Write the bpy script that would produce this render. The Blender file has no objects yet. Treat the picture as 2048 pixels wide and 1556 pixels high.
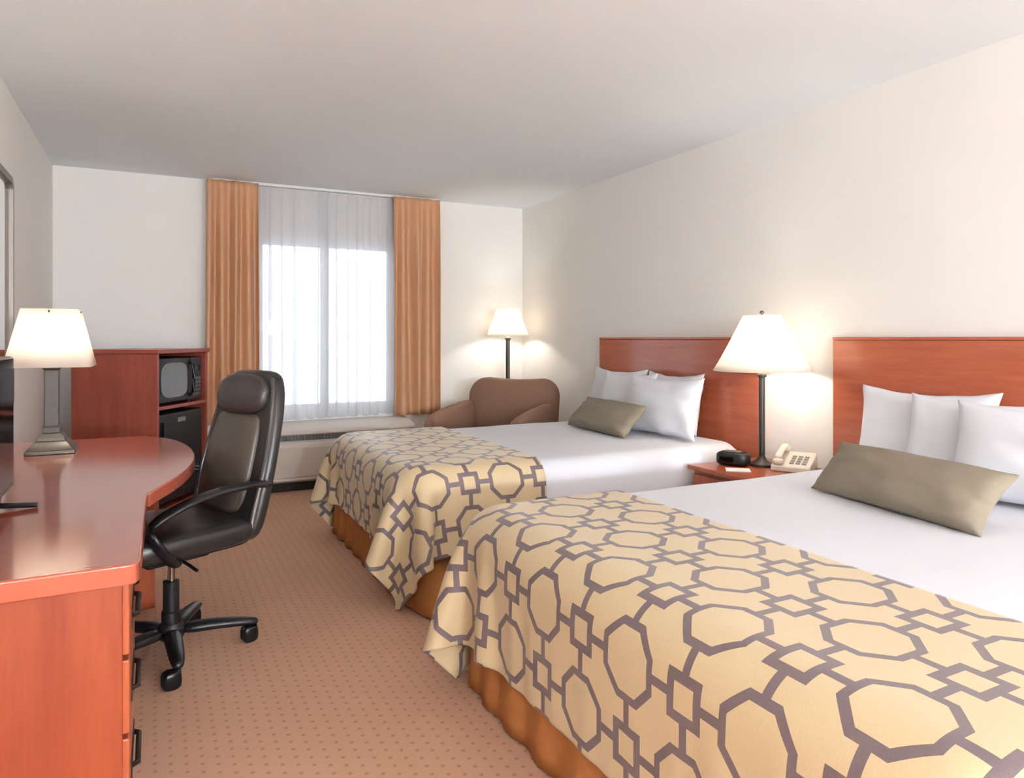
import bpy, bmesh, math, random
import numpy as np
from mathutils import Vector, Matrix, noise

PI = math.pi
R = math.radians
S = bpy.context.scene
C = S.collection
random.seed(4)

# ------------------------------------------------------------------ helpers
def lin(h):
    h = h.lstrip('#')
    out = []
    for i in (0, 2, 4):
        c = int(h[i:i+2], 16) / 255
        out.append(c / 12.92 if c <= .04045 else ((c + .055) / 1.055) ** 2.4)
    return (*out, 1)

class MB:
    """collects shapes into one mesh"""
    def __init__(self):
        self.bm = bmesh.new()
        self.uv = None
    def vs(self, pts):
        return [self.bm.verts.new(p) for p in pts]
    def f(self, vs):
        try:
            return self.bm.faces.new(vs)
        except ValueError:
            return None
    def box(self, x0, x1, y0, y1, z0, z1, M=None):
        p = [(x0,y0,z0),(x1,y0,z0),(x1,y1,z0),(x0,y1,z0),(x0,y0,z1),(x1,y0,z1),(x1,y1,z1),(x0,y1,z1)]
        if M is not None:
            p = [M @ Vector(q) for q in p]
        v = self.vs(p)
        for q in ((0,3,2,1),(4,5,6,7),(0,1,5,4),(1,2,6,5),(2,3,7,6),(3,0,4,7)):
            self.f([v[i] for i in q])
        return self
    def loft(self, rings, caps=True, closed=True):
        rr = [self.vs(r) for r in rings]
        n = len(rr[0])
        for a, b in zip(rr, rr[1:]):
            for i in range(n if closed else n - 1):
                j = (i + 1) % n
                self.f([a[i], a[j], b[j], b[i]])
        if caps:
            self.f(list(reversed(rr[0])))
            self.f(rr[-1])
        return self
    def prism(self, outline, a, b, axis='z'):
        def p(u, v, w):
            return {'z': (u, v, w), 'y': (u, w, v), 'x': (w, u, v)}[axis]
        self.loft([[p(u, v, a) for u, v in outline], [p(u, v, b) for u, v in outline]])
        return self
    def lathe(self, prof, n=32, c=(0,0,0), caps=True):
        rings = [[(c[0]+r*math.cos(2*PI*i/n), c[1]+r*math.sin(2*PI*i/n), c[2]+z) for i in range(n)] for r, z in prof]
        return self.loft(rings, caps)
    def tube(self, pts, r, n=12, r2=None, up=(0,0,1), caps=True):
        pts = [Vector(p) for p in pts]
        rings = []
        up = Vector(up)
        for i, p in enumerate(pts):
            t = (pts[min(i+1, len(pts)-1)] - pts[max(i-1, 0)]).normalized()
            s = t.cross(up)
            if s.length < 1e-4:
                s = t.cross(Vector((1, 0, 0)))
            s.normalize()
            u = s.cross(t).normalized()
            ri = r[i] if isinstance(r, (list, tuple)) else r
            rj = ri if r2 is None else (r2[i] if isinstance(r2, (list, tuple)) else r2)
            rings.append([p + s * ri * math.cos(2*PI*k/n) + u * rj * math.sin(2*PI*k/n) for k in range(n)])
        return self.loft(rings, caps)
    def blob(self, c, h, e1=.5, e2=.5, nu=28, nv=16, M=None):
        """superellipsoid: e1 vertical, e2 plan; small = boxy"""
        def sp(v, e):
            return math.copysign(abs(v) ** e, v)
        rings = []
        for j in range(1, nv):
            t = -PI/2 + PI*j/nv
            ring = []
            for i in range(nu):
                a = 2*PI*i/nu
                q = Vector((h[0]*sp(math.cos(t), e1)*sp(math.cos(a), e2), h[1]*sp(math.cos(t), e1)*sp(math.sin(a), e2), h[2]*sp(math.sin(t), e1)))
                if M is not None:
                    q = M @ q
                ring.append(q + Vector(c))
            rings.append(ring)
        return self.loft(rings)
    def grid(self, fn, nu, nv, uvfn=None):
        v = [[self.bm.verts.new(fn(i/nu, j/nv)) for j in range(nv+1)] for i in range(nu+1)]
        lay = self.bm.loops.layers.uv.verify() if uvfn else None
        for i in range(nu):
            for j in range(nv):
                fc = self.f([v[i][j], v[i+1][j], v[i+1][j+1], v[i][j+1]])
                if lay and fc:
                    for l, (a, b) in zip(fc.loops, ((i,j),(i+1,j),(i+1,j+1),(i,j+1))):
                        l[lay].uv = uvfn(a/nu, b/nv)
        return self

def obj(name, mb, mat, parent=None, loc=None, rot=None, bevel=0, seg=2, sub=0, solid=0, smooth=True, angle=38, recalc=True):
    bm = mb.bm
    if recalc:
        bmesh.ops.recalc_face_normals(bm, faces=bm.faces)
    me = bpy.data.meshes.new(name)
    bm.to_mesh(me)
    bm.free()
    if smooth:
        me.shade_smooth()
        me.set_sharp_from_angle(angle=R(angle))
    me.materials.append(mat)
    o = bpy.data.objects.new(name, me)
    C.objects.link(o)
    if parent:
        o.parent = parent
    if loc:
        o.location = loc
    if rot:
        o.rotation_euler = rot
    if bevel:
        m = o.modifiers.new('bevel', 'BEVEL')
        m.width = bevel; m.segments = seg; m.limit_method = 'ANGLE'; m.angle_limit = R(40)
        m.harden_normals = True
        me.shade_smooth()
        me.set_sharp_from_angle(angle=R(60))
    if solid:
        m = o.modifiers.new('solid', 'SOLIDIFY')
        m.thickness = solid; m.offset = 0
    if sub:
        m = o.modifiers.new('sub', 'SUBSURF')
        m.levels = sub; m.render_levels = sub
    return o

def tag(o, label, cat, group=None):
    o['label'] = label; o['category'] = cat
    if group:
        o['group'] = group
    return o

def thing(name, label, cat, loc=(0,0,0), rz=0, group=None):
    o = bpy.data.objects.new(name, None)
    o.empty_display_size = .05
    C.objects.link(o)
    o.location = loc; o.rotation_euler = (0, 0, rz)
    return tag(o, label, cat, group)

def struct(name, mb, mat, **k):
    o = obj(name, mb, mat, **k)
    o['kind'] = 'structure'
    return o

# ------------------------------------------------------------------ materials
class NT:
    def __init__(self, name):
        self.m = bpy.data.materials.new(name)
        self.m.use_nodes = True
        self.t = self.m.node_tree
        self.b = self.t.nodes['Principled BSDF']
        self.out = self.t.nodes['Material Output']
    def n(self, typ, **kw):
        nd = self.t.nodes.new(typ)
        for k, v in kw.items():
            setattr(nd, k, v)
        return nd
    def l(self, a, b):
        self.t.links.new(a, b)
    def math(self, op, a, b=None, c=None):
        nd = self.n('ShaderNodeMath', operation=op)
        for i, v in enumerate((a, b, c)):
            if v is None:
                continue
            if isinstance(v, (int, float)):
                nd.inputs[i].default_value = v
            else:
                self.l(v, nd.inputs[i])
        return nd.outputs[0]
    def mix(self, fac, a, b):
        nd = self.n('ShaderNodeMix', data_type='RGBA')
        for k, v in ((0, fac), (6, a), (7, b)):
            if isinstance(v, (int, float, tuple)):
                nd.inputs[k].default_value = v
            else:
                self.l(v, nd.inputs[k])
        return nd.outputs[2]
    def noise(self, scale, detail=3, vec=None, rough=.5):
        nd = self.n('ShaderNodeTexNoise')
        nd.inputs['Scale'].default_value = scale
        nd.inputs['Detail'].default_value = detail
        nd.inputs['Roughness'].default_value = rough
        if vec is not None:
            self.l(vec, nd.inputs['Vector'])
        return nd.outputs['Fac']
    def coords(self, scale=(1,1,1), which='Object'):
        tc = self.n('ShaderNodeTexCoord')
        mp = self.n('ShaderNodeMapping')
        mp.inputs['Scale'].default_value = scale
        self.l(tc.outputs[which], mp.inputs['Vector'])
        return mp.outputs['Vector']
    def bump(self, h, strength=.2, dist=.01):
        nd = self.n('ShaderNodeBump')
        nd.inputs['Strength'].default_value = strength
        nd.inputs['Distance'].default_value = dist
        self.l(h, nd.inputs['Height'])
        self.l(nd.outputs['Normal'], self.b.inputs['Normal'])
    def set(self, **k):
        for key, v in k.items():
            self.b.inputs[key.replace('_', ' ')].default_value = v
        return self

def plain(name, col, rough=.5, metal=0, var=.06, scale=14, bump=0, bscale=120, spec=.5, detail=2, **k):
    t = NT(name)
    c = lin(col)
    v = t.coords()
    d = tuple(x * (1 - var) for x in c[:3]) + (1,)
    e = tuple(min(1, x * (1 + var)) for x in c[:3]) + (1,)
    t.l(t.mix(t.noise(scale, detail, v), d, e), t.b.inputs['Base Color'])
    t.set(Roughness=rough, Metallic=metal)
    t.b.inputs['Specular IOR Level'].default_value = spec
    for key, val in k.items():
        t.b.inputs[key.replace('_', ' ')].default_value = val
    if bump:
        t.bump(t.noise(bscale, 2, v), bump, .004)
    return t.m

def wood(name, dark, light, grain=(14, 14, 1.2), rough=.28, coat=.25, spec=.5):
    t = NT(name)
    v = t.coords(grain)
    n1 = t.noise(1.6, 6, v, .62)
    fine = t.noise(9, 3, v, .6)
    s = t.math('ADD', t.math('MULTIPLY', n1, .75), t.math('MULTIPLY', fine, .25))
    rp = t.n('ShaderNodeValToRGB')
    rp.color_ramp.elements[0].position = .32; rp.color_ramp.elements[0].color = lin(dark)
    rp.color_ramp.elements[1].position = .68; rp.color_ramp.elements[1].color = lin(light)
    t.l(s, rp.inputs['Fac'])
    t.l(rp.outputs['Color'], t.b.inputs['Base Color'])
    t.set(Roughness=rough)
    t.b.inputs['Coat Weight'].default_value = coat
    t.b.inputs['Coat Roughness'].default_value = .12
    t.b.inputs['Specular IOR Level'].default_value = spec
    return t.m

def cloth_throw(name):
    """gold fabric printed with octagon rings, small squares and links on a checkerboard"""
    t = NT(name)
    tc = t.n('ShaderNodeTexCoord')
    sx = t.n('ShaderNodeSeparateXYZ')
    t.l(tc.outputs['UV'], sx.inputs[0])
    M = t.math
    u, v = sx.outputs[0], sx.outputs[1]
    iu, iv = M('ROUND', u), M('ROUND', v)
    fx, fy = M('ABSOLUTE', M('SUBTRACT', u, iu)), M('ABSOLUTE', M('SUBTRACT', v, iv))
    par = M('ABSOLUTE', M('MODULO', M('ADD', iu, iv), 2))          # 0 octagon cell, 1 square cell
    par = M('GREATER_THAN', par, .5)
    mx, mn = M('MAXIMUM', fx, fy), M('MINIMUM', fx, fy)
    octd = M('MAXIMUM', mx, M('MULTIPLY', M('ADD', fx, fy), .7071))
    ring = M('MULTIPLY', M('LESS_THAN', octd, .475), M('GREATER_THAN', octd, .375))
    sq = M('MULTIPLY', M('LESS_THAN', mx, .265), M('GREATER_THAN', mx, .15))
    thin = M('LESS_THAN', mn, .055)
    linkO = M('MULTIPLY', thin, M('GREATER_THAN', mx, .46))
    linkS = M('MULTIPLY', thin, M('GREATER_THAN', mx, .2))
    inO = M('MAXIMUM', ring, linkO)
    inS = M('MAXIMUM', sq, linkS)
    mask = M('ADD', M('MULTIPLY', inO, M('SUBTRACT', 1, par)), M('MULTIPLY', inS, par))
    weave = t.noise(260, 2, t.coords())
    gold = t.mix(weave, lin('#CBB48C'), lin('#D8C39C'))
    line = t.mix(weave, lin('#6A5A5B'), lin('#7B6B6C'))
    t.l(t.mix(mask, gold, line), t.b.inputs['Base Color'])
    t.set(Roughness=.5)
    t.b.inputs['Specular IOR Level'].default_value = .5
    t.b.inputs['Sheen Weight'].default_value = .25
    t.b.inputs['Sheen Roughness'].default_value = .4
    t.bump(t.noise(30, 3, t.coords()), .12, .004)
    return t.m

def carpet_mat():
    t = NT('carpet')
    tc = t.n('ShaderNodeTexCoord')
    sx = t.n('ShaderNodeSeparateXYZ')
    t.l(tc.outputs['Object'], sx.inputs[0])
    M = t.math
    a = .042
    u = M('DIVIDE', sx.outputs[0], .040)
    iu = M('ROUND', u)
    odd = M('ABSOLUTE', M('MODULO', iu, 2))
    v = M('ADD', M('DIVIDE', sx.outputs[1], a), M('MULTIPLY', odd, .5))
    fx = M('SUBTRACT', u, iu)
    fy = M('SUBTRACT', v, M('ROUND', v))
    d = M('SQRT', M('ADD', M('MULTIPLY', fx, fx), M('MULTIPLY', fy, fy)))
    dot = M('LESS_THAN', d, .155)
    co = t.coords()
    fuzz = t.noise(420, 0, co)
    base = t.mix(t.noise(2.2, 1, co), lin('#D0A387'), lin('#D8AE94'))
    base = t.mix(M('MULTIPLY', fuzz, .35), base, lin('#A87858'))
    t.l(t.mix(M('MULTIPLY', dot, .40), base, lin('#8F5B42')), t.b.inputs['Base Color'])
    t.set(Roughness=.95)
    t.b.inputs['Specular IOR Level'].default_value = .15
    t.bump(fuzz, .5, .004)
    return t.m

def shade_mat(name, col, trans=.55):
    t = NT(name)
    d = t.n('ShaderNodeBsdfDiffuse'); d.inputs[0].default_value = lin(col)
    tr = t.n('ShaderNodeBsdfTranslucent'); tr.inputs[0].default_value = lin(col)
    mx = t.n('ShaderNodeMixShader')
    w = t.noise(90, 2, t.coords((1, 1, .2)))
    t.l(t.math('ADD', t.math('MULTIPLY', w, .06), trans - .03), mx.inputs[0])
    t.l(d.outputs[0], mx.inputs[1]); t.l(tr.outputs[0], mx.inputs[2])
    t.l(mx.outputs[0], t.out.inputs['Surface'])
    return t.m

def sheer_mat():
    t = NT('sheer_fabric')
    tp = t.n('ShaderNodeBsdfTransparent'); tp.inputs[0].default_value = (1, 1, 1, 1)
    d = t.n('ShaderNodeBsdfDiffuse'); d.inputs[0].default_value = lin('#ECECEE')
    tr = t.n('ShaderNodeBsdfTranslucent'); tr.inputs[0].default_value = lin('#E2E6EE')
    m1 = t.n('ShaderNodeMixShader'); m1.inputs[0].default_value = .4
    t.l(d.outputs[0], m1.inputs[1]); t.l(tr.outputs[0], m1.inputs[2])
    m2 = t.n('ShaderNodeMixShader')
    w = t.noise(300, 1, t.coords())
    t.l(t.math('ADD', t.math('MULTIPLY', w, .08), .52), m2.inputs[0])
    t.l(tp.outputs[0], m2.inputs[1]); t.l(m1.outputs[0], m2.inputs[2])
    t.l(m2.outputs[0], t.out.inputs['Surface'])
    return t.m

def glass_mat():
    t = NT('window_glass')
    tp = t.n('ShaderNodeBsdfTransparent'); tp.inputs[0].default_value = (.97, .98, .98, 1)
    g = t.n('ShaderNodeBsdfGlossy'); g.inputs['Roughness'].default_value = .02
    fr = t.n('ShaderNodeFresnel'); fr.inputs[0].default_value = 1.45
    mx = t.n('ShaderNodeMixShader')
    t.l(fr.outputs[0], mx.inputs[0]); t.l(tp.outputs[0], mx.inputs[1]); t.l(g.outputs[0], mx.inputs[2])
    t.l(mx.outputs[0], t.out.inputs['Surface'])
    return t.m

def emit_mat(name, col, strength):
    t = NT(name)
    t.l(t.mix(t.noise(3, 1, t.coords()), lin(col), lin(col)), t.b.inputs['Base Color'])
    t.b.inputs['Emission Color'].default_value = lin(col)
    t.b.inputs['Emission Strength'].default_value = strength
    return t.m

M_wall = plain('wall_paint', '#F3F1EC', .75, var=.012, scale=2, detail=0, spec=.25)
M_ceil = plain('ceiling_paint', '#F0F7FA', .85, var=.01, scale=2, detail=0, spec=.2)
M_carpet = carpet_mat()
M_wood = wood('cherry_wood', '#93442A', '#B45C39')
M_woodtop = wood('cherry_desk_top', '#9C4A35', '#AB5540', (1.0, 5, 5), .13, .5)
M_woodside = wood('cherry_side', '#7A311A', '#8F4226', (10, 10, 1.0), .35, .1, .35)
M_head = wood('cherry_headboard', '#A5523A', '#BC6848', (12, 1.0, 12), .25, .45)
M_cab = wood('cherry_cabinet', '#853C2E', '#A04D3B', (12, 12, 1.0), .3, .2)
M_gold = plain('curtain_fabric', '#CFA07C', .65, var=.06, scale=40, bump=.1, bscale=400, spec=.25)
M_skirt = plain('bed_skirt_fabric', '#AE7140', .7, var=.06, scale=30, bump=.1, bscale=300, spec=.2)
M_throw = cloth_throw('patterned_throw')
M_white = plain('white_linen', '#E3E4EA', .7, var=.01, scale=6, detail=0, spec=.25)
M_pillow = plain('white_pillowcase', '#E8E9EE', .7, var=.01, scale=6, detail=0, spec=.25)
M_taupe = plain('taupe_cushion', '#8D8271', .8, var=.05, scale=120, bump=.2, bscale=350, spec=.2)
M_leather = plain('black_leather', '#292625', .30, var=.1, scale=30, bump=.15, bscale=160)
M_leather_sheen = plain('sheen_toned_leather', '#50473F', .38, var=.08, scale=30, bump=.15, bscale=160)  # back cushion: olive sheen of reflected light put into the leather colour
M_edge_glint = plain('edge_glint_leather', '#4A4746', .22, var=.05)  # paler tone paints the window highlight along the chair back edges
M_headrest = plain('headrest_leather', '#3B3331', .4, var=.08, scale=30, bump=.15, bscale=160)
M_blackpl = plain('black_plastic', '#1B1B1D', .38, var=.05)
M_chrome = plain('chrome', '#C8C8C8', .15, 1, var=.03)
M_tv = plain('television_plastic', '#101114', .3, var=.05)
M_screen = plain('screen_glass', '#06070A', .08, var=.05)
M_brownfab = plain('brown_armchair_fabric', '#8F6D59', .75, var=.06, scale=60, bump=.15, bscale=250, spec=.25)
M_bronze = plain('dark_bronze', '#433D37', .38, .3, var=.06)
M_bronze2 = plain('bronze_base', '#5A554C', .3, .7, var=.05)
M_gunmetal = plain('mirror_frame_metal', '#7A746C', .35, .3, var=.05)
M_shade = shade_mat('cream_lamp_shade', '#FAF4EA', .55)
M_sheer = sheer_mat()
M_glass = glass_mat()
M_mirror = plain('mirror_glass', '#F2F4F4', .02, 1, var=.005)
M_vinyl = plain('white_vinyl', '#E9EAEC', .4, var=.01)
M_acbody = plain('beige_plastic', '#DDD4CB', .5, var=.015)
M_acpanel = plain('beige_plastic_panel', '#CFC4B9', .5, var=.015)
M_acdark = plain('dark_grille', '#6E6C6A', .6, var=.05)
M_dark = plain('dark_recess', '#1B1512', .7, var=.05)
M_phone = plain('ivory_plastic', '#E4DBCB', .4, var=.02)
M_keys = plain('grey_keys', '#9A968E', .5, var=.03)
M_card = plain('white_card', '#F3EFEA', .6, var=.01)
M_grey = plain('grey_glass_door', '#7B7C7E', .12, 0, var=.06)
M_handle = plain('dark_handle', '#3B312C', .3, .6, var=.05)
M_lcd = plain('dark_display', '#12090A', .1, var=.05)
M_fill_glow = emit_mat('fill_globe_glow', '#E6F1FD', 400)  # glow of the added fill globes, out of view

# ------------------------------------------------------------------ room
XL, XR, YB, YR, ZC = -.654, 3.15, 5.99, -5.2, 2.44
WX0, WX1, WZ0, WZ1 = .74, 1.87, .60, 2.01
T = .14
struct('floor', MB().box(XL-T, XR+T, YR-T, YB+T, -.1, 0), M_carpet)
struct('ceiling', MB().box(XL-T, XR+T, YR-T, YB+T, ZC, ZC+.1), M_ceil)
struct('wall_left', MB().box(XL-T, XL, YR-T, YB+T, 0, ZC), M_wall)
struct('wall_right', MB().box(XR, XR+T, YR-T, YB+T, 0, ZC), M_wall)
struct('wall_rear', MB().box(XL, XR, YR-T, YR, 0, ZC), M_wall)
b = MB()
b.box(XL, WX0, YB, YB+T, 0, ZC).box(WX1, XR, YB, YB+T, 0, ZC)
b.box(WX0, WX1, YB, YB+T, 0, WZ0).box(WX0, WX1, YB, YB+T, WZ1, ZC)
struct('wall_back', b, M_wall)
# window
b = MB()
fw = .045
y0, y1 = YB+.05, YB+.12
b.box(WX0, WX0+fw, y0, y1, WZ0, WZ1).box(WX1-fw, WX1, y0, y1, WZ0, WZ1)
b.box(WX0+fw, WX1-fw, y0, y1, WZ0, WZ0+fw).box(WX0+fw, WX1-fw, y0, y1, WZ1-fw, WZ1)
win = struct('window_1', b, M_vinyl, bevel=.006)
xm = 1.285
obj('mullion', MB().box(xm-.035, xm+.035, y0+.005, y1-.005, WZ0+fw, WZ1-fw), M_vinyl, win, bevel=.005)
obj('pane', MB().box(WX0+fw, xm-.035, y0+.03, y0+.036, WZ0+fw, WZ1-fw), M_glass, win)
obj('pane', MB().box(xm+.035, WX1-fw, y0+.03, y0+.036, WZ0+fw, WZ1-fw), M_glass, win)
for nm, bx in (('baseboard_left', (XL, XL+.012, YR, YB, 0, .09)), ('baseboard_right', (XR-.012, XR, YR, YB, 0, .09)), ('baseboard_back', (XL+.012, XR-.012, YB-.012, YB, 0, .09))):
    struct(nm, MB().box(*bx), M_wall)

# ------------------------------------------------------------------ curtains
def drape(name, x0t, x1t, x0b, x1b, y, z0, z1, n, amp, mat, seed, head=.09, nu=150, nv=40, thick=.004, hem=False):
    rnd = random.Random(seed)
    ph = [rnd.uniform(0, 6.28) for _ in range(6)]
    cx = (x0t + x1t) / 2
    def fn(s, t):
        z = z0 + (z1 - z0) * t
        a, bb = x0b + (x0t - x0b) * t ** .7, x1b + (x1t - x1b) * t ** .7
        warp = s + .022 * math.sin(2*PI*2*s + ph[0] + 1.2*(1-t)) * (1 - t*.5)
        warp = min(1, max(0, warp))
        top = min(1, (1 - t) * (z1 - z0) / head)
        k = .45 + .55 * min(1, (1 - t) * 3)
        w = 2*PI*n*s + ph[1] + .5*math.sin(2*PI*s*1.7 + ph[2])*(1-t)
        yy = amp * k * math.sin(w) + .35*amp*k*math.sin(2*PI*n*.47*s + ph[3] + (1-t)*1.5)
        yy *= (.55 + .45 * top)
        return (a + (bb - a) * warp - cx, yy, z - z0)
    mb = MB().grid(fn, nu, nv)
    return obj(name, mb, mat, loc=(cx, y, z0), solid=thick, angle=180)
o = drape('curtain', .352, .728, .335, .735, 5.875, .53, 2.425, 4, .040, M_gold, 3, nu=140)
tag(o, 'orange-tan pleated curtain left of the window, behind the black office chair', 'curtain')
o = drape('curtain', 1.83, 2.255, 1.845, 2.25, 5.875, .53, 2.425, 3.7, .040, M_gold, 8, nu=140)
tag(o, 'orange-tan pleated curtain right of the window, near the brown armchair', 'curtain')
def sheer(x0, x1, y, z0, z1, n, seed, label):
    rnd = random.Random(seed)
    xs = [0]
    for i in range(n):
        xs.append(xs[-1] + rnd.uniform(.6, 1.5))
    xs = [x / xs[-1] for x in xs]
    deep = [rnd.uniform(1.0, 3.0) for _ in range(n)]
    W = x1 - x0
    cx = (x0 + x1) / 2
    def fn(s_, t):
        k = min(n-1, max(i for i in range(n) if s_ >= xs[i] - 1e-9))
        wl = xs[k+1] - xs[k]
        u = (s_ - xs[k]) / wl
        g = .55 + .45*min(1, (1-t)*2.2)
        bulge = math.sin(PI*u)**2
        x = s_ + deep[k]*g * wl/(2*PI) * math.sin(2*PI*u) * bulge**.3 + .004*math.sin(3*t + k)
        yv = .011*deep[k]*g*(bulge - .4) + .004*math.sin(9*s_ + 2*t)
        return (x0 + W*x - cx, yv, (z1-z0)*t + .008*math.sin(40*s_)*(1-t)**3)
    o = obj('sheer_curtain', MB().grid(fn, n*16, 24), M_sheer, loc=(cx, y, z0), angle=180)
    return tag(o, label, 'curtain')
sheer(.70, 1.30, 5.918, .54, 2.41, 7, 5, 'white sheer curtain over the left window pane, beside the chair back')
sheer(1.235, 1.865, 5.952, .54, 2.41, 8, 12, 'white sheer curtain over the right window pane, above the patterned bed')
o = obj('curtain_track', MB().box(-.96, .96, -.02, .02, 0, .022), M_vinyl, loc=(1.31, 5.925, 2.418), bevel=.004)
tag(o, 'white curtain track on the ceiling above the window', 'curtain track')

# ------------------------------------------------------------------ air conditioner under the window
ac = thing('air_conditioner', 'beige wall air conditioner unit under the window', 'air conditioner', (1.36, 5.66, 0))
hw = .60
prof = [(.03,.07),(.0,.09),(.0,.375),(.03,.40),(.03,.43),(.0,.445),(.0,.462),(.02,.478),(.20,.515),(.315,.52),(.315,.07)]
obj('body', MB().prism(prof, -hw, hw, 'x'), M_acbody, ac, bevel=.006)
b = MB()
b.box(-hw+.03, hw-.03, -.008, .004, .11, .345)
obj('front_panel', b, M_acpanel, ac, bevel=.01)
b = MB()
for i in range(46):
    x = -hw + .03 + i * (2*hw-.06) / 45
    b.box(x-.004, x+.004, .008, .03, .398, .436)
b.box(-hw+.02, hw-.02, .022, .031, .395, .437)
obj('grille', b, M_acdark, ac)
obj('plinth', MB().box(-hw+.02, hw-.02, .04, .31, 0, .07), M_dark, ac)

# ------------------------------------------------------------------ mirror on the left wall
def rrect(w0, w1, h0, h1, r, n=8):
    p = []
    for cx, cy, a0 in ((w1-r, h1-r, 0), (w0+r, h1-r, 90), (w0+r, h0+r, 180), (w1-r, h0+r, 270)):
        for k in range(n+1):
            a = R(a0 + 90*k/n)
            p.append((cx + r*math.cos(a), cy + r*math.sin(a)))
    return p
mi = thing('wall_mirror', 'dark grey framed mirror on the left wall above the desk', 'mirror', (XL, 3.65, 1.42))
b = MB()
out, inn = rrect(-.60, .60, -.58, .58, .06), rrect(-.555, .555, -.535, .535, .035)
b.loft([[(.001,u,v) for u,v in out], [(.022,u,v) for u,v in out], [(.030,u*.985,v*.985) for u,v in out], [(.030,u*1.01,v*1.01) for u,v in inn], [(.012,u,v) for u,v in inn]], caps=False)
obj('frame', b, M_gunmetal, mi, angle=50)
obj('mirror_glass', MB().prism(rrect(-.56,.56,-.54,.54,.035), .002, .013, 'x'), M_mirror, mi)

# ------------------------------------------------------------------ desk
dk = thing('desk', 'long cherry wood desk with a bow-front end along the left wall', 'desk', (XL, 1.58, 0))
ox, oy = XL, 1.58
def arc_pts():
    P = [(XL+.004,1.572),(-.052,1.590),(-.033,1.597),(-.026,1.62),(-.022,2.00),(-.020,2.26),(-.010,2.31),(.02,2.40),(.055,2.50),(.098,2.66),(.128,2.84),(.136,3.00),(.132,3.15),(.115,3.30),(.085,3.43),(.035,3.55),(-.03,3.63),(-.09,3.66),(XL+.004,3.66)]
    out = []
    n = len(P)
    for i in range(n-1):                         # catmull-rom through the curved run
        if i < 4 or i >= n-2:
            out.append(P[i]); continue
        p0, p1, p2, p3 = [Vector((*P[max(0, min(n-1, k))], 0)) for k in (i-1, i, i+1, i+2)]
        for s in (0, .25, .5, .75):
            q = .5*((2*p1) + (p2-p0)*s + (2*p0-5*p1+4*p2-p3)*s*s + (3*p1-p0-3*p2+p3)*s**3)
            out.append((q.x, q.y))
    out.append(P[-1])
    return out
ol = [(x-ox, y-oy) for x, y in arc_pts()]
obj('desk_top', MB().prism(ol, .708, .75), M_woodtop, dk, bevel=.012, seg=4)
px1 = -.058 - ox
obj('side_panel', MB().box(.004, px1, .018, .043, 0, .708), M_woodside, dk, bevel=.002)
b = MB().box(.004, px1-.012, .0435, .46, .0, .70)
obj('pedestal', b, M_wood, dk, bevel=.002)
for z0, z1 in ((.555, .70), (.395, .545), (.225, .385)):
    dr = obj('drawer', MB().box(px1-.0115, px1+.012, .05, .455, z0, z1), M_wood, dk, bevel=.004)
    zc = z0 + .035
    hb = MB().tube([(px1+.012,.18,zc),(px1+.024,.19,zc),(px1+.024,.32,zc),(px1+.012,.33,zc)], .006, 10)
    hb.box(px1+.012, px1+.014, .16, .35, zc-.02, zc+.02)
    obj('handle', hb, M_handle, dr)
obj('end_panel', MB().box(.004, .654, 1.93, 1.96, 0, .708), M_wood, dk, bevel=.002)
obj('modesty_panel', MB().box(.004, .03, .4605, 1.929, .25, .70), M_wood, dk)

# desk lamp
dl = thing('desk_lamp', 'bronze desk lamp with a square cream shade on the desk', 'lamp', (-.362, 3.30, .75))
def sq(h, z, cut=0):
    if not cut:
        return [(h,h,z),(-h,h,z),(-h,-h,z),(h,-h,z)]
    k = h - cut
    return [(h,k,z),(k,h,z),(-k,h,z),(-h,k,z),(-h,-k,z),(-k,-h,z),(k,-h,z),(h,-k,z)]
obj('base', MB().loft([sq(.082,0),sq(.082,.014),sq(.054,.046),sq(.047,.049),sq(.047,.062),sq(.030,.078)]), M_bronze2, dl, bevel=.003)
b = MB().loft([sq(.030,.077),sq(.030,.10),sq(.024,.104),sq(.024,.325),sq(.030,.33),sq(.030,.34)])
obj('column', b, M_bronze, dl, bevel=.003)
obj('socket', MB().lathe([(.014,.339),(.02,.35),(.02,.385),(.012,.40)], 16), M_bronze, dl)
b = MB().loft([sq(.142,.338,.012), sq(.092,.562,.008)], caps=False)
obj('lamp_shade', b, M_shade, dl, solid=.003, angle=20)
b = MB()
for a in range(4):
    b.tube([(0,0,.40),(.099*math.cos(a*PI/2),.099*math.sin(a*PI/2),.556)], .0025, 6)
obj('shade_carrier', b, M_bronze, dl)

# television
tv = thing('television', 'black flat screen television at the near end of the desk', 'television', (-.372, 2.02, .75))
obj('cabinet', MB().box(-.03, .026, -.36, .325, .042, .40), M_tv, tv, bevel=.008, seg=3)
obj('screen', MB().box(.0255, .0275, -.345, .31, .062, .394), M_screen, tv)
for yy in (-.34, .215):
    b = MB().tube([(-.14,yy,.008),(0,yy,.014),(.095,yy,.008)], .014, 10, .007)
    b.box(-.016, .012, yy-.02, yy+.02, .012, .05)
    obj('stand_foot', b, M_tv, tv)

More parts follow.
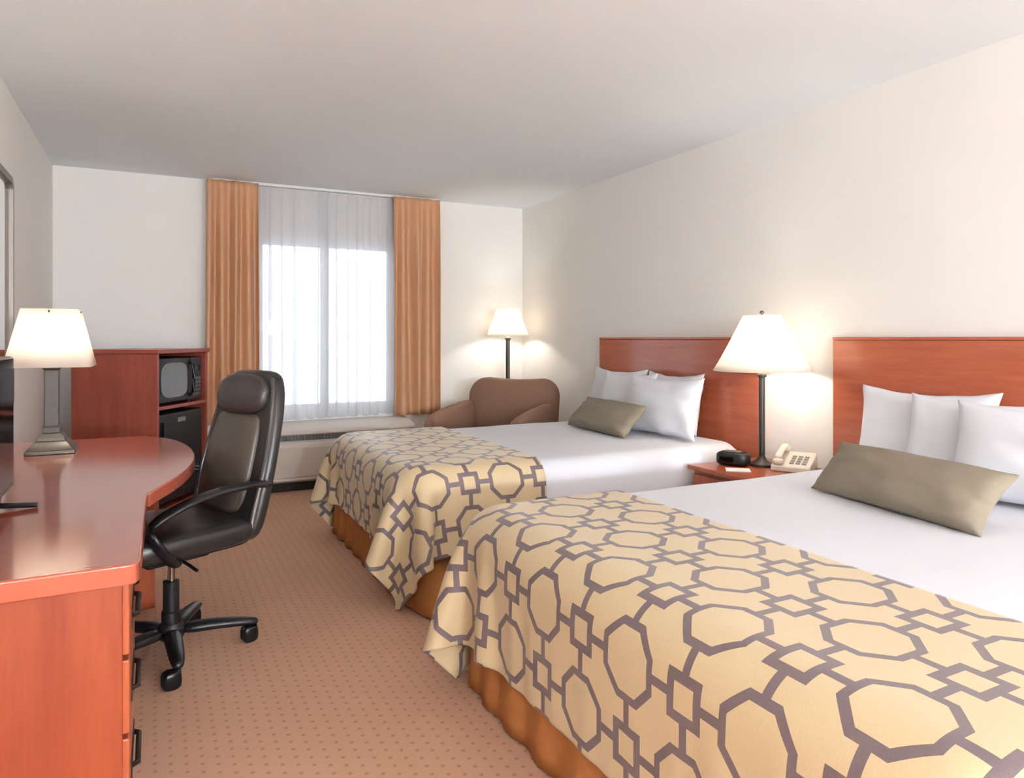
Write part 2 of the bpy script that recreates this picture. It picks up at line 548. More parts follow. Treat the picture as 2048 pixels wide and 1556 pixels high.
# ------------------------------------------------------------------ corner cabinet with microwave and fridge
RZ = R(59)
cb = thing('appliance_cabinet', 'tall cherry wood cabinet holding a microwave and fridge, in the far left corner', 'cabinet', (.013, 5.09, 0), RZ)
W, D, H = .646, .585, 1.125
obj('side_panel', MB().box(0, .022, .0, D, 0, H-.028), M_cab, cb, bevel=.002)
obj('side_panel', MB().box(W-.022, W, 0, D, 0, H-.028), M_cab, cb, bevel=.002)
obj('back_panel', MB().box(.0225, W-.0225, D-.015, D, .0, H-.028), M_cab, cb)
obj('top', MB().box(-.012, W+.012, -.014, D, H-.0275, H), M_cab, cb, bevel=.004)
obj('shelf', MB().box(.0225, W-.0225, .0, D-.016, .728, .75), M_cab, cb, bevel=.002)
obj('bottom_shelf', MB().box(.0225, W-.0225, .0, D-.016, .06, .08), M_cab, cb, bevel=.002)
def cab_loc(x, y, z):
    p = Matrix.Rotation(RZ, 4, 'Z') @ Vector((x, y, 0)) + Vector((.013, 5.09, 0))
    return (p.x, p.y, z)
mw = thing('microwave', 'black microwave oven on the upper shelf of the corner cabinet', 'microwave', cab_loc(W/2, .03, .75), RZ)
obj('body', MB().box(-.285, .285, .02, .40, .012, .318), M_blackpl, mw, bevel=.008)
d = obj('door', MB().box(-.283, .150, -.005, .0195, .014, .316), M_blackpl, mw, bevel=.01, seg=3)
n = 40
win_out = [(-.075 + .165*math.copysign(abs(math.cos(2*PI*i/n))**.55, math.cos(2*PI*i/n)), .165 + .118*math.copysign(abs(math.sin(2*PI*i/n))**.55, math.sin(2*PI*i/n))) for i in range(n)]
obj('window', MB().prism(win_out, -.0075, -.0045, 'y'), M_grey, d)
obj('handle', MB().tube([(.122,-.004,.045),(.126,-.026,.07),(.129,-.032,.165),(.126,-.026,.26),(.122,-.004,.285)], .011, 10), M_tv, d)
cp = obj('control_panel', MB().box(.154, .283, -.004, .0195, .014, .316), M_tv, mw, bevel=.006)
b = MB()
for r_ in range(5):
    for c_ in range(3):
        x, z = .182 + c_*.036, .05 + r_*.028
        b.box(x-.013, x+.013, -.006, -.0035, z-.009, z+.009)
obj('keypad', b, M_acdark, cp)
obj('display', MB().box(.166, .27, -.006, -.0035, .215, .255), M_lcd, cp)
for x in (-.22, .22):
    for y in (.06, .36):
        obj('foot', MB().lathe([(.012,0),(.014,.013)], 12, (x,y,0)), M_blackpl, mw)
fr = thing('mini_fridge', 'black mini fridge in the lower part of the corner cabinet', 'fridge', cab_loc(W/2, .03, .08), RZ)
obj('body', MB().box(-.28, .28, .04, .48, .012, .615), M_blackpl, fr, bevel=.008)
d = obj('door', MB().box(-.28, .28, -.012, .039, .02, .615), M_blackpl, fr, bevel=.014, seg=3)
obj('handle', MB().box(-.235, -.215, -.026, -.011, .36, .56), M_tv, d, bevel=.004)
obj('badge', MB().box(-.05, .05, -.0135, -.0115, .545, .575), M_grey, d)
for x in (-.2, .2):
    for y in (.08, .42):
        obj('foot', MB().lathe([(.014,0),(.016,.014)], 12, (x,y,0)), M_blackpl, fr)

# ------------------------------------------------------------------ office chair
HA = 205
ch = thing('office_chair', 'black leather high-back office chair on casters at the desk', 'chair', (.055, 2.98, 0), R(HA))
def superring(cx, cy, z, hx, hy, e=.6, n=36, lean=0):
    out = []
    for i in range(n):
        a = 2*PI*i/n
        x = hx*math.copysign(abs(math.cos(a))**e, math.cos(a))
        y = hy*math.copysign(abs(math.sin(a))**e, math.sin(a))
        out.append((cx+x, cy+y, z + lean*x))
    return out
obj('seat', MB().blob((.015,0,.462), (.265,.25,.052), .45, .4, 40, 18), M_leather, ch)
obj('seat_shell', MB().blob((.0,0,.425), (.24,.225,.022), .5, .4, 32, 10), M_blackpl, ch)
prof = [(.405,-.205,.16,.025),(.42,-.212,.215,.042),(.46,-.226,.235,.052),(.56,-.250,.237,.052),(.66,-.272,.243,.050),(.76,-.297,.236,.048),(.86,-.322,.222,.050),(.94,-.340,.208,.052),(1.0,-.351,.192,.050),(1.035,-.357,.172,.045),(1.055,-.361,.145,.036),(1.066,-.363,.10,.02)]
obj('backrest', MB().loft([superring(x,0,z,hd,hw_,.7) for z,x,hw_,hd in prof]), M_leather, ch, sub=1, angle=180)
prof2 = [(.50,-.205,.10,.015),(.52,-.205,.15,.03),(.60,-.216,.168,.038),(.70,-.238,.17,.036),(.80,-.262,.165,.034),(.88,-.284,.155,.03),(.90,-.292,.12,.015)]
obj('back_cushion', MB().loft([superring(x,0,z,hd,hw_,.75) for z,x,hw_,hd in prof2]), M_leather_sheen, ch, sub=1, angle=180)
Mh = Matrix.Rotation(R(-13), 3, 'Y')
obj('headrest_cushion', MB().blob((-.300,0,.968), (.044,.172,.085), .75, .7, 32, 16, Mh), M_headrest, ch)
for s in (-1, 1):
    pts = [(x + hd*.55, s*(hw_*.93), z) for z, x, hw_, hd in prof[2:10]]
    obj('glint_strip', MB().tube(pts, .010, 8), M_edge_glint, ch)  # tube added along the edge to carry the painted window glint
    path = [(-.262,s*.235,.625),(-.235,s*.268,.642),(-.16,s*.288,.652),(-.05,s*.292,.652),(.05,s*.292,.638),(.13,s*.290,.612),(.19,s*.287,.583),(.212,s*.285,.562),(.205,s*.283,.535),(.175,s*.28,.49),(.135,s*.272,.435),(.10,s*.24,.405),(.06,s*.17,.40)]
    wid = [.018,.025,.03,.031,.031,.031,.03,.028,.026,.025,.025,.023,.018]
    obj('armrest', MB().tube(path, wid, 14, [.0145]*13), M_blackpl, ch, sub=1, angle=180)
obj('tilt_mechanism', MB().box(-.12, .12, -.07, .07, .355, .405), M_blackpl, ch, bevel=.012)
obj('tension_knob', MB().lathe([(.018,.30),(.026,.305),(.026,.345),(.016,.352),(.012,.36)], 20, (.145,0,0)), M_blackpl, ch)
obj('lever', MB().tube([(.02,.07,.385),(.03,.2,.38),(.03,.25,.372)], .006, 8), M_blackpl, ch)
obj('gas_column', MB().lathe([(.0135,.265),(.0135,.36)], 20), M_chrome, ch)
obj('column_cover', MB().lathe([(.034,.075),(.034,.16),(.029,.165),(.029,.275),(.016,.278)], 24), M_blackpl, ch)
obj('base_hub', MB().lathe([(.04,.058),(.048,.068),(.048,.10),(.036,.118)], 24), M_blackpl, ch)
for k in range(5):
    a = R((-87, -3, 69, 141, 213)[k] - HA)
    ca, sa = math.cos(a), math.sin(a)
    P = lambda r, z: (r*ca, r*sa, z)
    lg = obj('leg', MB().tube([P(.03,.088),P(.12,.090),P(.22,.084),P(.285,.078),P(.315,.070)], [.036,.033,.029,.025,.015], 12, [.024,.022,.020,.017,.012]), M_blackpl, ch, sub=1, angle=180)
    b = MB()
    sw = R(195 - HA)
    dx, dy = math.cos(sw), math.sin(sw)
    c0 = Vector((.300*ca + .022*dx, .300*sa + .022*dy, .031))
    Mx = Matrix.Rotation(sw, 3, 'Z')
    for q in (-1, 1):
        b.blob(c0 + Vector((-dy, dx, 0))*.014*q, (.0305,.0125,.0305), .6, .9, 22, 12, Mx)
    b.tube([(.300*ca,.300*sa,.04),(.300*ca,.300*sa,.072)], .009, 8)
    b.blob(c0 + Vector((-.006*dx, -.006*dy, .012)), (.026,.02,.022), .7, .7, 18, 10, Mx)
    obj('caster', b, M_tv, lg)

# ------------------------------------------------------------------ beds
RC, RE = .15, .10
def pbd_throw(cx, cy, hx, hy, zt, r, x_in, over_f, over_s, seed, step=.03, frames=230, flare=0):
    """cloth laid over the foot of a bed whose foot is at -x; returns vertices and grid size"""
    rs = np.random.RandomState(seed)
    foot = cx - hx
    th = .012
    rc = RC
    arc = r * (PI/2 - 2) + 0.0                # flat length lost round the edge
    L = (x_in - foot) + over_f
    Wd = 2*hy + 2*over_s
    nu, nv = int(round(L/step)), int(round(Wd/step))
    U, V = np.meshgrid(np.linspace(0, L, nu+1), np.linspace(-Wd/2, Wd/2, nv+1), indexing='ij')
    X = np.stack([x_in - U, cy + V, np.full_like(U, zt + th)], -1)
    X[..., 2] += rs.normal(0, .002, U.shape)
    Pp = X.copy()
    du, dv = L/nu, Wd/nv
    def sdf_push(Q, old):
        fl = flare * np.clip((.42-Q[..., 2])/.40, 0, 1)**2.2 * (Q[..., 1] < cy)
        ax, ay = np.abs(Q[..., 0]-cx)-(hx-rc), np.abs(Q[..., 1]-cy)-(hy+fl-rc)
        px_, py_ = np.maximum(ax, 0), np.maximum(ay, 0)
        l2 = np.hypot(px_, py_)
        in2 = l2 < 1e-6
        d2 = np.where(in2, np.maximum(ax, ay), l2) - rc
        n2x = np.where(in2, (ax >= ay) * 1.0, px_/np.maximum(l2, 1e-6)) * np.sign(Q[..., 0]-cx)
        n2y = np.where(in2, (ax < ay) * 1.0, py_/np.maximum(l2, 1e-6)) * np.sign(Q[..., 1]-cy)
        qa, qb = d2 + r, Q[..., 2]-(zt-r)
        pa, pb = np.maximum(qa, 0), np.maximum(qb, 0)
        ln = np.hypot(pa, pb)
        ins = ln < 1e-6
        d = np.where(ins, np.maximum(qa, qb), ln) - r - th
        wa = np.where(ins, (qa > qb) * 1.0, pa/np.maximum(ln, 1e-6))
        wb = np.where(ins, (qa <= qb) * 1.0, pb/np.maximum(ln, 1e-6))
        nrm = np.stack([n2x*wa, n2y*wa, wb], -1)
        hit = d < 0
        Q = Q - np.where(hit, d, 0)[..., None] * nrm
        mv = Q - old
        tang = mv - (mv*nrm).sum(-1, keepdims=True) * nrm
        fr = np.where(nrm[..., 2:3] > .8, .85, .35)
        Q = Q - np.where(hit[..., None], tang * fr, 0)
        lo = Q[..., 2] < .010
        Q[..., 2] = np.where(lo, .010, Q[..., 2])
        Q[..., :2] = np.where(lo[..., None], Q[..., :2]*.5 + old[..., :2]*.5, Q[..., :2])
        return Q
    def con(Q, ia, ib, rest, k):
        d = Q[ib] - Q[ia]
        ln = np.linalg.norm(d, axis=-1, keepdims=True)
        c = d * (k * .5 * (1 - rest / np.maximum(ln, 1e-9)))
        Q[ia] += c
        Q[ib] -= c
    s = np.s_
    cons = []
    for o_ in (0, 1):
        n1 = (nu + 1 - o_) // 2; n2 = (nv + 1 - o_) // 2
        cons.append((s[o_:o_+2*n1-1:2, :], s[o_+1:o_+2*n1:2, :], du, 1.0))
        cons.append((s[:, o_:o_+2*n2-1:2], s[:, o_+1:o_+2*n2:2], dv, 1.0))
    dg = math.hypot(du, dv)
    for o_ in (0, 1):
        n1 = (nu + 1 - o_) // 2
        cons.append((s[o_:o_+2*n1-1:2, :-1], s[o_+1:o_+2*n1:2, 1:], dg, .35))
        cons.append((s[o_:o_+2*n1-1:2, 1:], s[o_+1:o_+2*n1:2, :-1], dg, .35))
    bend = []
    for o_ in range(4):
        for st, tot, ax in ((du, nu, 0), (dv, nv, 1)):
            idx = np.arange(o_, tot - 1, 4)
            if ax == 0:
                bend.append((s[idx, :], s[idx+2, :], 2*st, .12))
            else:
                bend.append((s[:, idx], s[:, idx+2], 2*st, .12))
    dt = 1/60
    for f in range(frames):
        vel = (X - Pp) * .965
        Pp = X.copy()
        X = X + vel
        X[..., 2] -= 9.8 * dt * dt * .3
        for it in range(11):
            for ia, ib, rest, k in cons:
                con(X, ia, ib, rest, k)
            for ia, ib, rest, k in bend:
                con(X, ia, ib, rest, k)
            X = sdf_push(X, Pp)
    return X, U, V, nu, nv

def build_bed(cx0, cx1, cy, hy, zt, label, flare=.03):
    bd = thing('bed', label, 'bed', ((cx0+cx1)/2, cy, 0))
    hx = (cx1-cx0)/2
    obj('box_spring', MB().box(-hx+.03, hx-.02, -hy+.05, hy-.05, .10, .33), M_white, bd, bevel=.02)
    obj('mattress', MB().box(-hx+.03, hx-.02, -hy+.05, hy-.05, .331, zt-.03), M_white, bd, bevel=.04, seg=4)
    # pleated skirt round foot and two sides
    mb = MB()
    per = []
    x0, y0, x1 = -hx+.012, hy-.03, hx-.02
    def seg(a, b, n):
        for i in range(n):
            t = i/n
            per.append((a[0]+(b[0]-a[0])*t, a[1]+(b[1]-a[1])*t))
    rc = .13
    seg((x1, y0), (x0+rc, y0), 150)
    for k in range(8):
        a = R(90 + 90*k/8); per.append((x0+rc+rc*math.cos(a), y0-rc+rc*math.sin(a)))
    seg((x0, y0-rc), (x0, -y0+rc), 150)
    for k in range(8):
        a = R(180 + 90*k/8); per.append((x0+rc+rc*math.cos(a), -y0+rc+rc*math.sin(a)))
    seg((x0+rc, -y0), (x1, -y0), 150)
    per.append((x1, -y0))
    N = len(per)
    acc = [0]
    for i in range(1, N):
        acc.append(acc[-1] + math.dist(per[i], per[i-1]))
    rings = []
    for j in range(9):
        t = j/8
        z = .40 - (.40-.008)*t
        ring = []
        for i, (x, y) in enumerate(per):
            p, q = per[max(0, i-1)], per[min(N-1, i+1)]
            tx, ty = q[0]-p[0], q[1]-p[1]
            ln = math.hypot(tx, ty) or 1
            nx, ny = ty/ln, -tx/ln
            if nx*x + ny*y < 0:
                nx, ny = -nx, -ny
            w = .5*math.sin(acc[i]*34 + 2*math.sin(acc[i]*3.1)) + .5*noise.noise(Vector((acc[i]*7, cy, 0)))
            off = (.017*w + .014) * (t**.8) + .006*t - .004
            k = max(0, min(1, (-y - (hy - .03 - rc)) / rc)) * max(0, min(1, (.55 - x) / .6))   # near side spreads out on the carpet
            ring.append((x+nx*off, y+ny*off - flare*k*t**2.2, z))
        rings.append(ring)
    mb.loft(rings, caps=False, closed=False)
    obj('bed_skirt', mb, M_skirt, bd, solid=.004, angle=180)
    return bd

def ring_rect(hx, hy, r, n=10, m=26):
    r = max(.001, min(r, hx-.001, hy-.001))
    pts = []
    corners = ((hx-r, hy-r, 0), (-hx+r, hy-r, 90), (-hx+r, -hy+r, 180), (hx-r, -hy+r, 270))
    for k in range(4):
        cx, cy, a0 = corners[k]
        for i in range(n):
            a = R(a0 + 90*i/(n-1))
            pts.append((cx+r*math.cos(a), cy+r*math.sin(a)))
        nx_, ny_, na = corners[(k+1) % 4]
        e0 = pts[-1]
        e1 = (nx_+r*math.cos(R(na)), ny_+r*math.sin(R(na)))
        for i in range(1, m):
            t = i/m
            pts.append((e0[0]+(e1[0]-e0[0])*t, e0[1]+(e1[1]-e0[1])*t))
    return pts

def blanket(cx0, cx1, cy, hy, zt, label, seed):
    hx = (cx1-cx0)/2
    r = RE
    rings = []
    prof = []
    for k in range(11):
        prof.append((-.6*hy*(1-k/10)**1.0 - r, 0))
    for k in range(1, 9):
        a = PI/2*k/8
        prof.append((-r + r*math.sin(a), -(r - r*math.cos(a))))
    for k in range(1, 10):
        prof.append((.0 + .010*k/9, -r - (zt-.215-r)*k/9))
    for d_, z in prof:
        ring = ring_rect(hx+d_, hy+d_, RC + d_ if d_ > -RC+.006 else .006)
        out = []
        for x, y in ring:
            w = noise.noise(Vector((x*2.3+seed, y*2.3, z*1.5)))*.008 + noise.noise(Vector((x*7+seed, y*7, z*3)))*.003
            if z < -r:
                nrm = Vector((x, y, 0)).normalized()
                ww = noise.noise(Vector((x*5+seed, y*5, 0)))*.012*min(1, (-z-r)/.15)
                out.append((x+nrm.x*ww, y+nrm.y*ww, zt+z))
            else:
                edge = max(0, 1 - abs(x)/hx)**.3 if d_ > -.05 else 1
                out.append((x, y, zt + z + w*.8))
        rings.append(out)
    mb = MB()
    mb.loft(rings, caps=False)
    mb.f(list(mb.bm.verts)[:len(rings[0])])
    o = obj('bed_blanket', mb, M_white, loc=((cx0+cx1)/2, cy, 0), angle=180)
    return tag(o, label, 'blanket')

def throw(cx0, cx1, cy, hy, zt, x_in, of, os_, label, seed, ph, flare=0):
    hx = (cx1-cx0)/2
    X, U, V, nu, nv = pbd_throw((cx0+cx1)/2, cy, hx+.006, hy+.006, zt, RE+.006, x_in, of, os_, seed, flare=flare)
    base = Vector((cx0+.3, cy, zt))
    mb = MB()
    sN = .19
    def fn(a, b_):
        i, j = int(round(a*nu)), int(round(b_*nv))
        p = X[i, j]
        return (p[0]-base.x, p[1]-base.y, p[2]-base.z)
    def uvfn(a, b_):
        i, j = int(round(a*nu)), int(round(b_*nv))
        return ((x_in - U[i, j] - ph[0])/sN, (cy + V[i, j] - ph[1])/sN)
    mb.grid(fn, nu, nv, uvfn)
    o = obj('bed_throw', mb, M_throw, loc=base, angle=180, recalc=True)
    m = o.modifiers.new('sub', 'SUBSURF'); m.levels = m.render_levels = 2; m.uv_smooth = 'NONE'
    m = o.modifiers.new('solid', 'SOLIDIFY'); m.thickness = .006; m.offset = 1
    return tag(o, label, 'bed throw')

B1 = (.985, 3.05, 3.735, .745, .595)
B2 = (.965, 3.05, 1.40, .93, .595)
build_bed(*B1, 'double bed with orange-brown skirt near the window', .24)
build_bed(*B2, 'wide bed with orange-brown skirt in the foreground')
blanket(*B1, 'white blanket tucked over the bed nearer the window', 3.1)
blanket(*B2, 'white blanket spread over the foreground bed', 7.7)
throw(*B1, 1.69, .345, .335, 'gold octagon-patterned throw across the foot of the bed nearer the window', 2, (1.10, 2.955), .25)
throw(*B2, 1.60, .385, .335, 'gold octagon-patterned throw across the foot of the foreground bed', 6, (1.06, 1.10))

# headboards
for (yc, hwid, lab) in ((3.795, .815, 'cherry wood headboard of the bed nearer the window'), (1.42, 1.06, 'cherry wood headboard of the foreground bed, right of the bedside lamp')):
    hb = thing('headboard', lab, 'headboard', (3.15, yc, .28))
    obj('panel', MB().box(-.045, -.003, -hwid, hwid, 0, .909), M_head, hb, bevel=.003)
    obj('cap_rail', MB().box(-.048, -.003, -hwid-.002, hwid+.002, .9095, .925), M_head, hb, bevel=.005, seg=3)

# pillows
def pillow_mb(Wd, Hh, Th, seed, pinch=.07, sag=.0):
    """local: x = thickness, y = width, z = height (centre 0)"""
    mb = MB()
    nu, nv = 36, 26
    def pt(u, v, sgn):
        ex = abs(u)**2.2; ey = abs(v)**2.2
        y = Wd/2 * u * (1 - pinch*(1-v*v)*ex)
        z = Hh/2 * v * (1 - pinch*1.1*(1-u*u)*ey)
        t = (max(0, 1-abs(u)**2.4) * max(0, 1-abs(v)**2.4)) ** .5
        n_ = noise.noise(Vector((u*2.2+seed, v*2.2, sgn*.6)))*.10 + noise.noise(Vector((u*5+seed, v*5, sgn)))*.03
        x = sgn * (Th/2 * t * (1+n_*1.3) + .003)
        z -= sag * (1-u*u) * max(0, v)
        e = noise.noise(Vector((u*3+seed*2, v*3, 4.2)))*.006
        return (x + e*3*(1-t), y + e, z + e)
    for sgn in (1, -1):
        g = [[mb.bm.verts.new(pt(-1+2*i/nu, -1+2*j/nv, sgn)) for j in range(nv+1)] for i in range(nu+1)]
        for i in range(nu):
            for j in range(nv):
                mb.f([g[i][j], g[i+1][j], g[i+1][j+1], g[i][j+1]])
        if sgn == 1:
            ga = g
        else:
            edge = lambda q: [q[i][0] for i in range(nu)] + [q[nu][j] for j in range(nv)] + [q[nu-i][nv] for i in range(nu)] + [q[0][nv-j] for j in range(nv)]
            ea, eb = edge(ga), edge(g)
            for i in range(len(ea)):
                k = (i+1) % len(ea)
                mb.f([ea[i], ea[k], eb[k], eb[i]])
    return mb
def pillow(x, y, zb, Wd, Hh, Th, lean, rz, seed, label, grp, roll=0):
    c = Vector((x, y, zb + Hh/2*math.cos(lean)))
    o = obj('pillow', pillow_mb(Wd, Hh, Th, seed, .075, .015), M_pillow, loc=c, angle=180)
    o.rotation_euler = (roll, lean, rz)
    return tag(o, label, 'pillow', grp)
zt = .60
g1, g2 = 'white pillows on the bed nearer the window', 'white pillows on the foreground bed'
pillow(2.985, 4.205, zt, .64, .39, .13, R(10), 0, 1.3, 'white pillow nearest the armchair, at the back against the window-side headboard', g1)
pillow(2.88, 3.955, zt, .56, .38, .13, R(14), R(2), 2.9, 'white pillow second from the armchair side on the bed nearer the window', g1)
pillow(2.985, 3.60, zt, .54, .385, .13, R(10), 0, 4.4, 'white pillow mostly hidden at the back, bedside-table end of the window-side bed', g1)
pillow(2.80, 3.48, zt, .66, .375, .15, R(13), R(3), 6.1, 'large white pillow in front, nearest the bedside table on the window-side bed', g1)
pillow(2.985, 1.93, zt, .62, .385, .13, R(10), 0, 8.3, 'white pillow at the left end against the foreground headboard', g2)
pillow(2.88, 1.63, zt, .60, .375, .13, R(14), R(2), 9.7, 'white pillow in the middle behind the taupe cushion of the foreground bed', g2)
pillow(2.775, 1.34, zt, .66, .375, .15, R(17), R(3), 11.2, 'white pillow in front, cut by the right edge of the photo', g2)

# taupe bolster cushions
def bolster(BL, BR, dirv, Wd, Hh, label, seed):
    BL, BR = Vector(BL), Vector(BR)
    w = (BL-BR).normalized()                       # local +y
    up = Vector(dirv).normalized()
    up = (up - up.dot(w)*w).normalized()
    xx = w.cross(up).normalized()
    M = Matrix((xx, w, up)).transposed().to_4x4()
    c = (BL+BR)/2 + up*Hh/2
    o = obj('lumbar_cushion', pillow_mb(Wd, Hh, .135, seed, .045), M_taupe, angle=180)
    o.matrix_world = Matrix.Translation(c) @ M
    return tag(o, label, 'cushion')
bolster((2.535, 4.15, .605), (2.49, 3.44, .605), (.68, 0, .74), .72, .245, 'taupe lumbar cushion on the bed nearer the window', 3.3)
bolster((2.325, 1.957, .605), (2.21, 1.255, .605), (.66, 0, .72), .72, .235, 'taupe lumbar cushion on the foreground bed', 5.8)

# ------------------------------------------------------------------ nightstand and what stands on it
ns = thing('nightstand', 'cherry wood nightstand between the two beds', 'nightstand', (2.84, 2.722, 0))
obj('body', MB().box(-.25, .25, -.215, .215, .04, .494), M_wood, ns, bevel=.003)
obj('top', MB().box(-.285, .265, -.234, .234, .4945, .52), M_wood, ns, bevel=.007, seg=3)
for z0, z1 in ((.27, .475), (.06, .26)):
    d = obj('drawer', MB().box(-.268, -.2505, -.205, .205, z0, z1), M_wood, ns, bevel=.004)
    obj('knob', MB().blob((-.281, 0, (z0+z1)/2), (.013,.013,.013), .9, .9, 16, 10), M_handle, d)
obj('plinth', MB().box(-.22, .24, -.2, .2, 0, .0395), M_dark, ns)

def round_lamp(name, label, loc, base_prof, pole_r, zs0, zs1, r0, r1, grp=None, finial=True):
    t = thing(name, label, 'lamp', loc)
    obj('base', MB().lathe(base_prof, 40), M_bronze, t)
    zb = base_prof[-1][1]
    obj('pole', MB().lathe([(pole_r, zb-.002), (pole_r, zs0-.035), (pole_r*1.5, zs0-.03), (pole_r*1.5, zs0-.02), (pole_r*.8, zs0-.015)], 20), M_bronze, t)
    obj('socket', MB().lathe([(.016, zs0-.016), (.02, zs0), (.02, zs0+.045), (.012, zs0+.06)], 16), M_phone, t)
    b = MB()
    n = 60
    rings = []
    for k in range(9):
        u = k/8
        rr = r0 + (r1-r0)*(u**.92)
        rings.append([(rr*math.cos(2*PI*i/n), rr*math.sin(2*PI*i/n), zs0+(zs1-zs0)*u) for i in range(n)])
    b.loft(rings, caps=False)
    obj('lamp_shade', b, M_shade, t, solid=.003, angle=60)
    b = MB()
    for a in range(3):
        b.tube([(0,0,zs1-.02),(r1*math.cos(a*2.094),r1*math.sin(a*2.094),zs1-.004)], .0025, 6)
    b.tube([(0,0,zs0+.05),(.05,0,zs0+.1),(.05,0,zs1-.08),(0,0,zs1-.02)], .0025, 6)
    obj('harp', b, M_bronze, t)
    if finial:
        obj('finial', MB().lathe([(.004,zs1-.02),(.004,zs1+.006),(.011,zs1+.012),(.011,zs1+.02),(.004,zs1+.026)], 14), M_bronze, t)
    return t
round_lamp('bedside_lamp', 'bronze table lamp with a wide white cone shade on the nightstand', (2.885, 2.745, .52),
           [(.065,0),(.065,.012),(.03,.03),(.018,.05)], .0165, .505, .80, .250, .094)
round_lamp('floor_lamp', 'floor lamp with a white shade in the corner behind the brown armchair', (2.858, 5.72, 0),
           [(.13,0),(.13,.02),(.04,.035),(.022,.05)], .019, 1.218, 1.465, .193, .098, finial=False)

# alarm clock
ck = thing('alarm_clock', 'black alarm clock radio on the nightstand', 'clock', (2.768, 2.832, .52), R(-62))
obj('case', MB().blob((0,0,.036), (.085,.058,.036), .45, .5, 28, 14), M_blackpl, ck)
obj('display', MB().box(-.058, .02, -.0615, -.054, .022, .05), M_lcd, ck, bevel=.003)
obj('snooze_bar', MB().box(-.045, .045, -.02, .02, .069, .076), M_acdark, ck, bevel=.004)
# phone
tp = thing('telephone', 'ivory desk telephone on the nightstand beside the lamp', 'telephone', (2.945, 2.585, .52), R(-60))
b = MB().prism([(-.10,0),(.11,0),(.11,.075),(.09,.08),(-.10,.03)], -.095, .095, 'x')
obj('base', b, M_phone, tp, bevel=.008, seg=3)
hs = obj('handset', MB().tube([(-.062,-.088,.062),(-.062,-.06,.080),(-.062,0,.097),(-.062,.07,.108),(-.062,.105,.105)], [.024,.02,.016,.02,.024], 14, [.016,.013,.011,.013,.017]), M_phone, tp, sub=1, angle=180)
obj('earpiece', MB().blob((-.062,.098,.093), (.027,.027,.017), .8, .9, 20, 10), M_phone, hs)
obj('mouthpiece', MB().blob((-.062,-.078,.050), (.027,.027,.017), .8, .9, 20, 10), M_phone, hs)
b = MB()
for r_ in range(4):
    for c_ in range(3):
        x, y = .0 + c_*.03, -.06 + r_*.028
        z = .03 + .05*(y+.10)/.19
        b.box(x-.010, x+.010, y-.008, y+.008, z-.004, z+.006)
obj('keypad', b, M_keys, tp)
o = obj('notepad', MB().box(-.06, .06, -.045, .045, 0, .004), M_card, loc=(2.67, 2.70, .5205), rot=(0,0,R(-40)))
tag(o, 'small white note card lying on the nightstand before the clock', 'note card')

# ------------------------------------------------------------------ brown armchair
am = thing('armchair', 'brown upholstered armchair in the far right corner', 'armchair', (2.43, 5.12, 0), R(216.3))
def back_outline(hw_, z0, z1, r):
    p = [(-hw_, z0), (hw_, z0)]
    for k in range(9):
        a = R(90*k/8)
        p.append((hw_-r+r*math.cos(a), z1-r+r*math.sin(a)))
    for k in range(1, 6):
        t = k/6
        y = (hw_-r)*(1-2*t)
        p.append((y, z1 - .012*math.sin(PI*t)))
    for k in range(9):
        a = R(90+90*k/8)
        p.append((-hw_+r+r*math.cos(a), z1-r+r*math.sin(a)))
    return p
bo = back_outline(.405, .20, .86, .15)
def sh(o_, k, dx, lean):
    return [(dx - lean*(z-.2), y*k, .2+(z-.2)*(1 if k == 1 else 1-(1-k)*.5)) for y, z in o_]
b = MB().loft([sh(bo,.93,-.215,.14), sh(bo,.985,-.228,.14), sh(bo,1,-.25,.14), sh(bo,1,-.325,.14), sh(bo,.985,-.35,.14), sh(bo,.94,-.36,.14)])
obj('backrest', b, M_brownfab, am, angle=60)
obj('seat_base', MB().box(-.24, .36, -.30, .30, .12, .32), M_brownfab, am, bevel=.02, seg=3)
obj('seat_cushion', MB().blob((.08,0,.385), (.30,.275,.075), .4, .35, 36, 16), M_brownfab, am)
for s in (-1, 1):
    rings = []
    for x, zt_, hw_ in ((-.235,.67,.055),(-.15,.665,.06),(.05,.645,.062),(.25,.615,.06),(.345,.59,.057),(.37,.57,.05)):
        r = []
        for i in range(24):
            a = 2*PI*i/24
            y = hw_*math.copysign(abs(math.cos(a))**.6, math.cos(a))
            z = (zt_-.12)/2*math.copysign(abs(math.sin(a))**.35, math.sin(a)) + (zt_+.12)/2
            r.append((x, s*.37+y, z))
        rings.append(r)
    obj('armrest', MB().loft(rings), M_brownfab, am, angle=60)
for x in (-.28, .32):
    for y in (-.31, .31):
        obj('leg', MB().lathe([(.018,0),(.026,.125)], 14, (x,y,0)), M_handle, am)

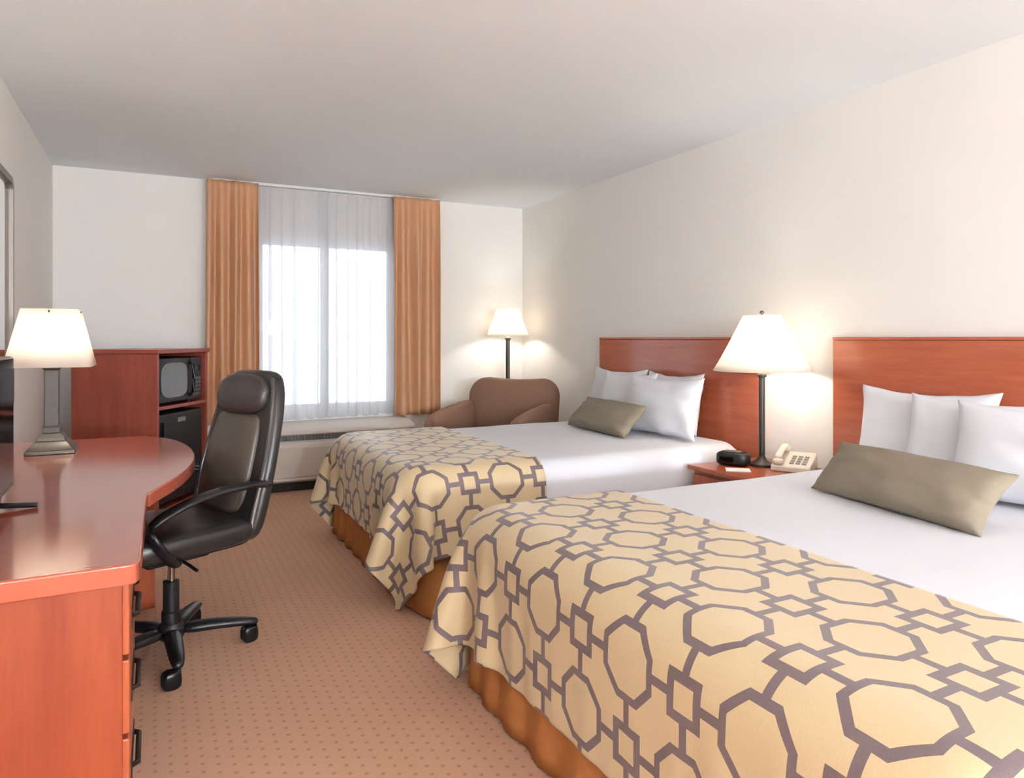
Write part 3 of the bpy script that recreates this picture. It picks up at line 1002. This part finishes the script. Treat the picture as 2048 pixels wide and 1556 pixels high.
# ------------------------------------------------------------------ fill globes added behind the camera to brighten the room
for (x, y, lab) in ((.2, -4.2, 'added white fill globe on a pole, unseen behind the camera, desk side'), (2.3, -4.0, 'added white fill globe on a pole, unseen behind the camera, bed side')):
    t = thing('fill_globe', lab, 'lamp', (x, y, 0))
    obj('base', MB().lathe([(.14,0),(.14,.02),(.03,.04)], 32), M_bronze, t)
    obj('pole', MB().lathe([(.014,.039),(.014,1.26)], 16), M_bronze, t)
    obj('globe', MB().blob((0,0,1.42), (.16,.16,.16), 1, 1, 16, 8), M_fill_glow, t)

# ------------------------------------------------------------------ light
def plight(loc, w, col, r, name):
    l = bpy.data.lights.new(name, 'POINT')
    l.energy = w; l.color = col; l.shadow_soft_size = r
    o = bpy.data.objects.new(name, l)
    C.objects.link(o); o.location = loc
    return o
warm = (1, .94, .86)
plight((-.362, 3.30, 1.19), 5.0, warm, .035, 'desk_bulb')
plight((2.885, 2.745, 1.14), 5.6, warm, .035, 'bedside_bulb')
plight((2.858, 5.72, 1.31), 6, warm, .035, 'floor_lamp_bulb')
pl = bpy.data.lights.new('window_daylight', 'AREA')
pl.shape = 'RECTANGLE'; pl.size = WX1-WX0; pl.size_y = WZ1-WZ0
pl.cycles.is_portal = True
po = bpy.data.objects.new('window_daylight', pl)
C.objects.link(po)
po.location = ((WX0+WX1)/2, YB+T+.02, (WZ0+WZ1)/2)
po.rotation_euler = (R(-90), 0, 0)

w = bpy.data.worlds.new('overcast_sky')
S.world = w
w.use_nodes = True
bg = w.node_tree.nodes['Background']
bg.inputs[0].default_value = (.90, .95, 1.0, 1)
bg.inputs[1].default_value = 3.8

# ------------------------------------------------------------------ camera
cam = bpy.data.cameras.new('camera')
co = bpy.data.objects.new('camera', cam)
C.objects.link(co)
co.location = (0, 0, 1.2)
co.rotation_euler = (R(90), 0, -math.atan2(714, 1408))
cam.sensor_width = 36
cam.lens = 1408/2048*36
cam.shift_y = -(778-676)/2048
cam.clip_start = .05
S.camera = co

S.cycles.use_light_tree = False
S.cycles.max_bounces = 8
S.cycles.diffuse_bounces = 5
S.cycles.adaptive_threshold = .06
S.cycles.use_adaptive_sampling = True
S.cycles.adaptive_min_samples = 16
S.cycles.use_denoising = True
S.cycles.transparent_max_bounces = 8
vs = S.view_settings
vs.view_transform = 'Standard'
vs.look = 'None'
vs.gamma = 1
vs.exposure = .07
vs.use_curve_mapping = False
